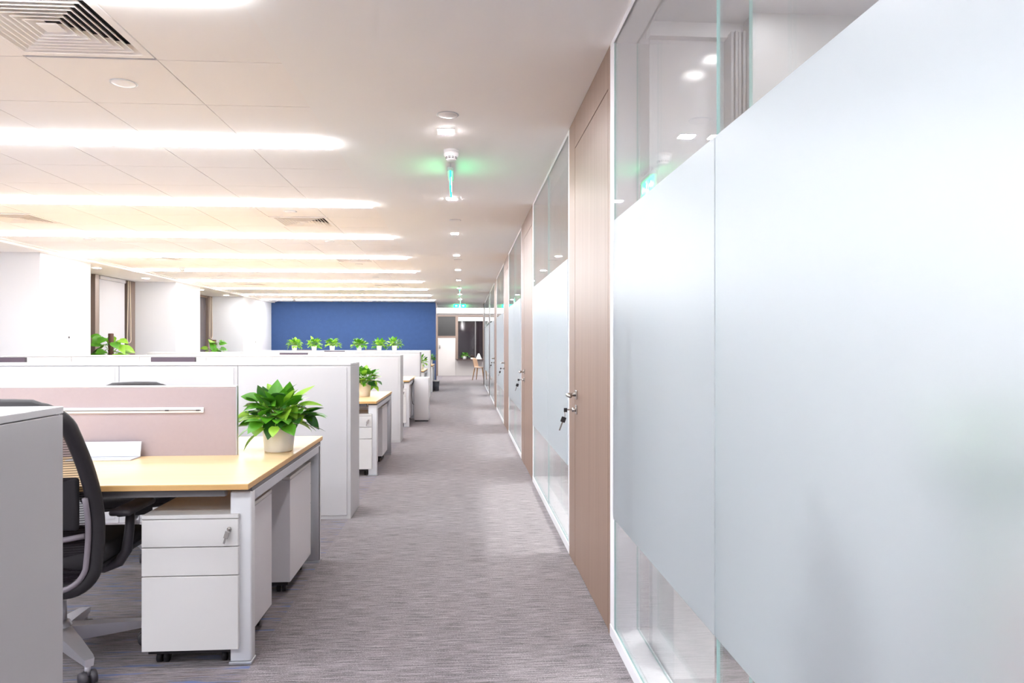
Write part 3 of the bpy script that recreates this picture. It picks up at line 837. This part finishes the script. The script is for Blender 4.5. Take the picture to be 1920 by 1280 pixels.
# ------------------------------------------------------------------ office chair
def make_chair():
    c = thing('office_chair', '', 'chair', (0, 0, 0))
    def prof(z):     # y of the back at height z
        t = (z - .36) / .72
        return -.245 - .17 * t + .07 * math.sin(PI * t)
    def half(z):
        t = (z - .36) / .72
        return .235 + .018 * math.sin(PI * min(1, t * 1.15)) - .022 * max(0, t - .35)
    pts = []
    z0, z1, rc = .365, 1.078, .095
    def addp(x, z): pts.append((x, prof(z) + .10 * (x / .25) ** 2 * .4, z))
    NZ = 12
    for i in range(NZ + 1): z = z0 + rc + (z1 - z0 - 2 * rc) * i / NZ; addp(half(z), z)
    h1 = half(z1 - rc)
    for i in range(1, 8): a = PI / 2 * i / 8; addp(h1 - rc + rc * math.cos(a), z1 - rc + rc * math.sin(a) * .9)
    for i in range(5): x = (h1 - rc) * (1 - i / 2.0); addp(x, z1 - rc * .1 + .012 * (1 - (x / h1) ** 2))
    for i in range(7, 0, -1): a = PI / 2 * i / 8; addp(-(h1 - rc + rc * math.cos(a)), z1 - rc + rc * math.sin(a) * .9)
    for i in range(NZ, -1, -1): z = z0 + rc + (z1 - z0 - 2 * rc) * i / NZ; addp(-half(z), z)
    h0 = half(z0 + rc)
    for i in range(1, 8): a = PI / 2 * i / 8; addp(-(h0 - rc + rc * math.cos(a)), z0 + rc - rc * math.sin(a))
    for i in range(5): x = -(h0 - rc) * (1 - i / 2.0); addp(x, z0)
    for i in range(7, 0, -1): a = PI / 2 * i / 8; addp(h0 - rc + rc * math.cos(a), z0 + rc - rc * math.sin(a))
    bf = MB().sweep(pts, .030, M['black'], rb=.024, n=12, closed=True, up=(0, 1, 0)).build('back_frame', c)
    tr = [(p[0] * .93, p[1] - .028, z0 + (p[2] - z0) * .97 + .01) for p in pts if p[2] < .74]
    k = next(i for i in range(len(tr)) if tr[i][0] < 0)
    tr = tr[k:] + tr[:k]
    MB().sweep(tr, .011, M['chairgrey'], n=8, up=(0, 1, 0)).build('edge_trim', bf)
    lz = .575
    lp_ = [(x, prof(lz) + .04 * (x / .25) ** 2 - .02, lz - .02 * (1 - (x / .23) ** 2)) for x in [-.22 + .044 * i for i in range(11)]]
    MB().sweep(lp_, .011, M['chairgrey'], n=8).build('lumbar_bar', bf)
    vs, fs = [], []
    NX, NZm = 14, 22
    for j in range(NZm + 1):
        z = z0 + .01 + (z1 - z0 - .01) * j / NZm
        hw = half(z) - .01
        if z > z1 - rc: hw = min(hw, h1 - rc + rc * math.sqrt(max(0, 1 - ((z - z1 + rc) / rc) ** 2)))
        if z < z0 + rc: hw = min(hw, h0 - rc + rc * math.sqrt(max(0, 1 - ((z0 + rc - z) / rc) ** 2)))
        for i in range(NX + 1):
            x = -hw + 2 * hw * i / NX
            vs.append((x, prof(z) + .04 * (x / .25) ** 2, z))
    for j in range(NZm):
        for i in range(NX): a = j * (NX + 1) + i; fs.append((a, a + 1, a + NX + 2, a + NX + 1))
    MB().add(vs, fs, M['chairmesh'], True).build('mesh_backrest', c)
    lb = MB(); lb.box(-.21, .21, -.262, -.235, .60, .80, M['cushion'], .012); lb.build('lumbar_pad', c)
    st = MB(); st.box(-.25, .25, -.23, .25, .435, .505, M['cushion'], .033, 4); st.build('seat', c)
    MB().box(-.235, .235, -.21, .235, .415, .44, M['black'], .01).build('seat_pan', c)
    mc = MB(); mc.box(-.10, .10, -.20, .13, .35, .415, M['black'], .015)
    mc.sweep([(0, -.15, .38), (0, -.24, .39), (0, -.29, .48), (0, -.285, .58)], .03, M['black'], rb=.018, n=10, up=(1, 0, 0))
    mc.box(.10, .20, -.03, .0, .37, .385, M['black'], .004); mc.build('tilt_mechanism', c)
    for s in (-1, 1):
        am = MB()
        am.sweep([(s * .10, -.03, .395), (s * .20, -.03, .395), (s * .255, -.03, .415), (s * .282, -.025, .46), (s * .288, -.015, .54), (s * .285, .0, .615)],
                 [.022, .022, .021, .020, .017, .016], M['charcoal'], rb=[.03, .03, .03, .028, .024, .022], n=10, up=(0, 1, 0))
        ar = am.build('armrest', c)
        MB().box(s * .285 - .042, s * .285 + .042, -.10, .15, .615, .640, M['charcoal'], .011, 3).build('arm_pad', ar)
    MB().lathe([(.030, .16), (.030, .25), (.020, .25), (.020, .36)], M['chrome'], n=20).build('gas_column', c)
    MB().lathe([(.05, .085), (.055, .13), (.042, .165), (.03, .17)], M['chrome'], n=24).build('base_hub', c)
    for k in range(5):
        a = CH_A + 2 * PI * k / 5
        d = Vector((math.cos(a), math.sin(a), 0)); sd = Vector((-d.y, d.x, 0))
        sp = MB()
        vs = []
        for (r, w, zt, zb) in ((.03, .034, .150, .085), (.18, .028, .132, .082), (.31, .021, .112, .082), (.335, .017, .106, .078)):
            for (q, z) in ((-1, zt), (1, zt), (1, zb), (-1, zb)): p = d * r + sd * w * q * (1 if z == zt else .8); vs.append((p.x, p.y, z))
        fs = [(0, 1, 2, 3), (12, 15, 14, 13)]
        for j in range(3):
            for q in range(4): fs.append((j * 4 + q, j * 4 + (q + 1) % 4, j * 4 + 4 + (q + 1) % 4, j * 4 + 4 + q))
        sp.add(vs, fs, M['chrome']); s_ = sp.build('base_spoke', c)
        cs = MB(); p = d * .315
        cs.sweep([(p.x, p.y, .04), (p.x, p.y, .085)], .011, M['chrome'], n=10)
        for q in (-1, 1):
            e0 = p + sd * (.007 * q); e1 = p + sd * (.028 * q)
            cs.sweep([(e0.x, e0.y, .029), (e1.x, e1.y, .029)], [.029, .026], M['charcoal'], n=20)
        cs.build('castor', c)
    return c
CH_A = math.radians(-44 + 36 * 0)
ch = make_chair(); ch.location = (-1.66, 3.03, 0); ch.rotation_euler = (0, 0, 0)
ch['label'] = 'black mesh office chair with chrome base tucked into the nearest desk'; ch['group'] = 'black office chairs'
c2 = dup(ch, (-2.08, 4.64, 0), PI + .42, label='black office chair whose curved top shows over the mauve screen', group='black office chairs')
c2.scale = (1, 1, .945)
for o_ in list(C.objects):
    if o_.parent == c2 and o_.name.split('.')[0] in ('seat', 'seat_pan', 'tilt_mechanism', 'armrest'): o_.location.z = -.09

# ------------------------------------------------------------------ monitors
def make_monitor():
    m = thing('monitor', '', 'monitor', (0, 0, 0))
    MB().box(-.225, .225, 0, .03, .10, .430, M['bezel'], .004).build('housing', m)
    MB().box(-.221, .221, -.003, .001, .106, .426, M['screen']).build('screen', m)
    MB().box(-.03, .03, .03, .05, .01, .25, M['bezel'], .004).build('neck', m)
    MB().box(-.12, .12, -.06, .12, 0, .012, M['bezel'], .004).build('base', m)
    return m
mn = make_monitor(); first = True
for (u0, u1, r, lab) in ((288, 361, 1, 'dark monitor peeking over the first cabinet row, above the mauve screen'), (-32, 41, 1, 'dark monitor peeking over the first cabinet row at the left edge'),
                    (524, 577, 2, 'dark monitor peeking over the second cabinet row'), (608, 646, 3, 'dark monitor peeking over the third cabinet row below the plants'),
                    (553, 585, 4, 'dark monitor between the leftmost plants before the blue wall'), (684, 712, 4, 'dark monitor among the right-hand plants before the blue wall')):
    Y = 2.905 + PITCH * r + .5
    pos = (xat((u0 + u1) / 2, Y), Y, DZ)
    if first: mn.location = pos; mn['label'] = lab; mn['group'] = 'dark monitors on the desks'; first = False
    else: dup(mn, pos, label=lab, group='dark monitors on the desks')

# ------------------------------------------------------------------ plants
def leaf(mb, base, d, nrm, L, W, m, droop=.5, fold=.25):
    """heart shaped blade from base along d, bending down"""
    d = Vector(d).normalized(); side = d.cross(Vector(nrm)).normalized(); up = side.cross(d).normalized()
    prof = [(0, .10), (.07, .62), (.20, .95), (.36, 1.0), (.54, .86), (.72, .58), (.88, .26), (1.0, .02)]
    vs, fs = [], []
    p = Vector(base); prev = 0
    ang = 0
    for i, (t, w) in enumerate(prof):
        ang = -droop * t
        dd = d * math.cos(ang) + up * math.sin(ang)
        p = p + dd * (t - prev) * L; prev = t
        uu = up * math.cos(ang) - d * math.sin(ang)
        hw = w * W / 2
        back = -d * (.12 * L if i == 1 else 0)
        for q in (-1, -.5, 0, .5, 1):
            vs.append(p + side * hw * q + uu * (abs(q) * hw * fold - (q * q) * hw * fold * .35) + back * abs(q))
    for v in vs: v.z = max(v.z, .012)
    for i in range(len(prof) - 1):
        for q in range(4): a = i * 5 + q; fs.append((a, a + 1, a + 6, a + 5))
    mb.add(vs, fs, m, True)

def foliage(root, rnd, n, spread, height, z0, L0, W0, mats, extra=None, low=-.35):
    lf, stm = MB(), MB()
    for i in range(n):
        a = i * 2.399963 + rnd.uniform(-.4, .4)
        q = (i + .5) / n
        ph = math.radians(12 + 90 * q ** .75 + rnd.uniform(-10, 10))     # angle from the vertical
        k = rnd.uniform(.48, .80)
        tip = Vector((spread * k * math.sin(ph) * math.cos(a), spread * k * math.sin(ph) * math.sin(a), z0 + .015 + height * k * (math.cos(ph) if ph < PI / 2 else 1.3 * math.cos(ph) + low * .12)))
        b = Vector((rnd.uniform(-.03, .03), rnd.uniform(-.03, .03), z0 - .02))
        mid = (b + tip) / 2 + Vector((0, 0, .30 * height * math.sin(min(ph, PI / 2))))
        pts = []
        for t in range(7):
            s = t / 6; pts.append(b * (1 - s) ** 2 + mid * 2 * s * (1 - s) + tip * s * s)
        stm.sweep(pts, .0022, M['stem'], n=5)
        el = PI / 2 - ph + rnd.uniform(-.5, .35)
        aa = a + rnd.uniform(-.8, .8)
        d = Vector((math.cos(aa) * math.cos(el), math.sin(aa) * math.cos(el), math.sin(el)))
        nr = Vector((-math.cos(aa) * math.sin(el) + rnd.uniform(-.45, .45), -math.sin(aa) * math.sin(el) + rnd.uniform(-.45, .45), max(.3, math.cos(el))))
        s = rnd.uniform(.75, 1.2)
        leaf(lf, tip, d, nr, L0 * s, W0 * s, rnd.choice(mats), rnd.uniform(.2, .9), rnd.uniform(.1, .45))
    if extra:
        for (tip, d, nr, L, W, mm, dr) in extra:
            b = Vector((tip[0] * .1, tip[1] * .1, z0)); tip = Vector(tip); mid = (b + tip) / 2 + Vector((0, 0, .06))
            pts = [b * (1 - s) ** 2 + mid * 2 * s * (1 - s) + tip * s * s for s in [t / 6 for t in range(7)]]
            stm.sweep(pts, .0025, M['stem'], n=5)
            leaf(lf, tip, d, nr, L, W, M[mm], dr, .3)
    stm.build('stems', root); lf.build('foliage', root)

def potted(label, loc, seed, n=60, spread=.26, height=.20, pot=(.072, .086, .145), L0=.10, W0=.062, potmat='pot', extra=None, mats=('leaf', 'leaf', 'leaf', 'leafd', 'leafl'), low=-.35, group='green leafy plants in white pots'):
    p = thing('potted_plant', label, 'plant', loc, group=group)
    r0, r1, h = pot
    MB().lathe([(r0 - .006, 0), (r0, .004), (r0 + (r1 - r0) * .5, h * .5), (r1, h - .004), (r1 - .002, h), (r1 - .006, h), (r1 - .010, h - .02)], M[potmat], n=36, cap=True).build('pot', p)
    MB().lathe([(r1 - .009, h - .022), (r1 * .5, h - .016), (.001, h - .014)], M['soil'], n=24).build('soil', p)
    foliage(p, random.Random(seed), n, spread, height, h, L0, W0, [M[m] for m in mats], extra, low)
    return p
# the large plant at the corner of the nearest desk; the camera looks along +y, so +x is right in the photo
ex = [((-.004, -.05, .255), (.03, .12, 1), (0, -1, .25), .125, .088, 'leaf', .15),
      ((.115, -.02, .245), (.9, -.1, .25), (-.1, -.8, .8), .120, .030, 'leafl', .9),
      ((.08, .0, .285), (.95, 0, .42), (-.1, -.8, .8), .125, .034, 'leafl', -.2),
      ((-.10, -.02, .275), (-.75, -.1, .25), (.1, -.8, .7), .095, .060, 'leaf', .5),
      ((.07, -.06, .235), (.35, -.4, -.35), (.1, -.8, .6), .085, .060, 'leafl', .4),
      ((.0, -.085, .175), (-.1, -.55, -.5), (0, -.8, .5), .120, .090, 'leafd', .4),
      ((.05, -.08, .19), (.35, -.5, -.3), (0, -.8, .5), .090, .055, 'leaf', .5),
      ((-.15, -.02, .20), (-.7, -.1, -.35), (0, -.8, .6), .10, .05, 'leafl', .6),
      ((.15, -.01, .19), (.6, -.1, -.7), (0, -.8, .5), .10, .05, 'leafd', .4),
      ((-.03, -.07, .25), (.2, -.55, .2), (-.2, -.6, .9), .10, .062, 'leaf', .7),
      ((-.07, -.05, .24), (-.5, -.4, .1), (-.2, -.6, .9), .10, .06, 'leaf', .7)]
potted('leafy green plant in a white pot on the corner of the nearest desk', (-.970, 3.80, DZ), 5, n=120, spread=.205, height=.165, L0=.088, W0=.068, extra=ex)
potted('leafy green plant in a cream pot on the second-row desk', (-1.085, 7.78, DZ), 8, n=85, spread=.20, height=.16, potmat='potwarm', L0=.085, W0=.066, pot=(.068, .080, .145))
potted('green plant partly hidden behind a cabinet end on the fourth-row desk', (-.985, 16.2, DZ), 11, n=60, spread=.19, height=.17, L0=.08, W0=.06)
potted('green plant on the fifth-row desk beside the blue wall edge', (-.97, 20.4, DZ), 14, n=60, spread=.19, height=.17, L0=.08, W0=.06)
pl = ['leftmost', 'second from left', 'third from left', 'fourth from left', 'fifth from left', 'rightmost']
for i, u in enumerate((552, 589, 623, 673.5, 711, 739.5)):
    potted('bushy green plant in a white pot before the blue wall, %s of six' % pl[i], (xat(u, 18.1), 18.1, 1.164), 21 + i, n=64, spread=.20 + .02 * (i % 3 == 2), height=.155 + .03 * (i % 4 == 1), L0=.10, W0=.080,
           mats=('leafl', 'leaf', 'leafl', 'leaf'), pot=(.055, .070, .12), potmat='pot')

def pole_plant(label, loc, H, seed):
    p = thing('moss_pole_plant', label, 'plant', loc, group='floor plants by the left windows')
    MB().lathe([(.13, 0), (.14, .01), (.17, .34), (.165, .35), (.15, .33)], M['pot'], n=32).build('pot', p)
    MB().lathe([(.155, .31), (.001, .32)], M['soil'], n=24).build('soil', p)
    MB().lathe([(.045, .30), (.045, H), (.04, H + .01)], M['moss'], n=16).build('moss_pole', p)
    rnd = random.Random(seed); lf, st = MB(), MB()
    for i in range(70):
        a = rnd.uniform(0, 2 * PI); z = rnd.uniform(.45, H - .06)
        r = rnd.uniform(.10, .22)
        tip = Vector((r * math.cos(a), r * math.sin(a), z + .05))
        st.sweep([(.04 * math.cos(a), .04 * math.sin(a), z - .06), (tip.x * .6, tip.y * .6, z + .03), tip], .004, M['stem'], n=5)
        el = rnd.uniform(-.6, .35)
        leaf(lf, tip, (math.cos(a) * math.cos(el), math.sin(a) * math.cos(el), math.sin(el)), (rnd.uniform(-.3, .3) + .3, -.5, .8), rnd.uniform(.17, .24), rnd.uniform(.14, .19), M[rnd.choice(('leaf', 'leafl', 'leaf'))], .5, .2)
    st.build('stems', p); lf.build('foliage', p)
pole_plant('green climbing plant on a brown moss pole at the nearer left window', (xat(208, 13.4), 13.4, 0), 1.50, 3)
pole_plant('green climbing plant on a dark moss pole at the farther left window', (xat(402, 18.1), 18.1, 0), 1.42, 4)

# plant and easy chair inside the nearest office, blurred by the frosted band
pp = thing('office_plant', 'tall green plant blurred behind the frosted glass at the far right', 'plant', (.99, 1.27, 0))
MB().lathe([(.11, 0), (.12, .01), (.14, .40), (.135, .41), (.12, .38)], M['pot'], n=28).build('pot', pp)
rnd = random.Random(9); lf, st = MB(), MB()
for i in range(26):
    a = rnd.uniform(0, 2 * PI); z = rnd.uniform(.98, 1.14); r = rnd.uniform(.01, .06)
    st.sweep([(0, 0, .38), (r * .4 * math.cos(a), r * .4 * math.sin(a), z * .6), (r * math.cos(a), r * math.sin(a), z)], .004, M['stem'], n=5)
    leaf(lf, (r * math.cos(a), r * math.sin(a), z), (math.cos(a) * .5, math.sin(a) * .5, .6), (.1, -.4, .6), .13, .06, M['leaf'], .5, .2)
st.build('stems', pp); lf.build('foliage', pp)
es = thing('armchair', 'rust brown armchair blurred behind the frosted glass at the right edge', 'chair', (1.78, 1.5, 0))
MB().box(-.36, .36, -.36, .36, .18, .44, M['brownsofa'], .05, 3).build('seat', es)
MB().box(.24, .38, -.38, .38, .18, 1.18, M['brownsofa'], .05, 3).build('backrest', es)
for q in (-1, 1): MB().box(-.36, .30, q * .38 - .07, q * .38 + .07, .18, .62, M['brownsofa'], .05, 3).build('armrest', es)
for x in (-.3, .3):
    for y in (-.3, .3): MB().sweep([(x, y, 0), (x, y, .2)], .018, M['black'], n=10).build('leg', es)

# ------------------------------------------------------------------ aisle objects
fa = thing('floor_appliance', 'tall slim white box-shaped appliance standing at the aisle by the third-row desk', 'appliance', (-.722, 12.13, 0))
MB().box(-.125, .125, 0, .30, .02, .745, M['cabtop'], .012, 3).build('body', fa)
MB().box(-.11, .11, .015, .285, 0, .02, M['black']).build('base', fa)
MB().sweep([(-.125, .10, .70), (-.16, .05, .62), (-.165, 0, .45), (-.15, .03, .30), (-.125, .12, .28)], .006, M['charcoal'], n=8).build('power_cable', fa)
wbn = thing('waste_bin', 'small dark grey waste bin on the floor by the farthest desk', 'bin', (-.80, 20.25, 0))
MB().lathe([(.085, 0), (.09, .005), (.105, .27), (.10, .27), (.09, .02), (.001, .02)], M['bin'], n=28, cap=False).build('body', wbn)
MB().lathe([(.104, .268), (.111, .272), (.111, .298), (.100, .300), (.098, .272)], M['white_plastic'], n=28, cap=False).build('rim', wbn)

# ------------------------------------------------------------------ lobby objects
wc = thing('wooden_chair', 'pale bentwood chair with oak legs near the end window', 'chair', (.575, 26.4, 0), -.4)
shell = MB(); vs, fs = [], []
prof = [(.24, .455), (.12, .440), (-.05, .438), (-.14, .455), (-.19, .52), (-.22, .64), (-.245, .76), (-.255, .82)]
for (x, z) in prof:
    for q in range(9):
        y = -.22 + .055 * q
        k = (y / .22) ** 2
        vs.append((x + (.05 * k if z > .5 else 0), y * (1 - .12 * max(0, z - .45)), z + (.02 * k if z < .5 else -.05 * k * (1 if z > .8 else 0))))
for i in range(len(prof) - 1):
    for q in range(8): a = i * 9 + q; fs.append((a, a + 1, a + 10, a + 9))
shell.add(vs, fs, M['ply'], True)
so = shell.build('seat_shell', wc); md = so.modifiers.new('thick', 'SOLIDIFY'); md.thickness = .014
for x, y in ((-.14, -.17), (-.14, .17), (.17, -.17), (.17, .17)):
    MB().sweep([(x, y * .8, .44), (x * 1.45, y * 1.15, 0)], [.022, .013], M['oak'], n=12).build('leg', wc)
potted('small dark green plant in a white pot on the end window sill', (.02, YE - .25, .70), 41, n=46, spread=.20, height=.14, mats=('leafd', 'leafd', 'leaf'), pot=(.065, .08, .13))
cu = thing('cup', 'small white cup on the end window sill', 'cup', (.33, YE - .25, .70))
MB().lathe([(.04, 0), (.05, .005), (.06, .06), (.055, .06), (.03, .01)], M['pot'], n=24).build('body', cu)
cc = [(.06 + .02 * math.cos(a), 0, .035 + .018 * math.sin(a)) for a in [PI * -.5 + PI * i / 8 for i in range(9)]]
MB().sweep(cc, .004, M['pot'], n=6, up=(0, 1, 0)).build('handle', cu)
tc_ = thing('tent_card', 'white folded tent card on the end window sill', 'card', (.62, YE - .15, .70))
MB().add([(-.13, -.05, 0), (.13, -.05, 0), (.03, 0, .24), (-.03, 0, .24), (-.13, .05, 0), (.13, .05, 0)], [(0, 1, 2, 3), (4, 3, 2, 5), (0, 3, 4), (1, 5, 2), (0, 4, 5, 1)], M['cabtop']).build('card', tc_)

# ------------------------------------------------------------------ world, camera, view
w = bpy.data.worlds.new('night'); sc.world = w; w.use_nodes = True
w.node_tree.nodes['Background'].inputs['Color'].default_value = (.02, .02, .03, 1)
w.node_tree.nodes['Background'].inputs['Strength'].default_value = 0.3

cd = bpy.data.cameras.new('camera'); co = bpy.data.objects.new('camera', cd); C.objects.link(co)
cd.sensor_fit = 'HORIZONTAL'; cd.sensor_width = 36.0; cd.lens = F / 1920 * 36.0
cd.shift_y = 6.5 / 1920
cd.clip_start = .02; cd.clip_end = 200
co.location = (0, 0, CAM); co.rotation_euler = (PI / 2, 0, -TH)
sc.camera = co
sc.view_settings.view_transform = 'Standard'
try: sc.view_settings.look = 'None'
except Exception: pass
sc.view_settings.gamma = 1.0
sc.view_settings.exposure = 1.9
sc.view_settings.use_curve_mapping = False
cy = sc.cycles
cy.max_bounces = 14; cy.diffuse_bounces = 9; cy.glossy_bounces = 5; cy.transmission_bounces = 8; cy.transparent_max_bounces = 24
cy.caustics_reflective = False; cy.caustics_refractive = False
cy.sample_clamp_indirect = 6.0
cy.use_denoising = True
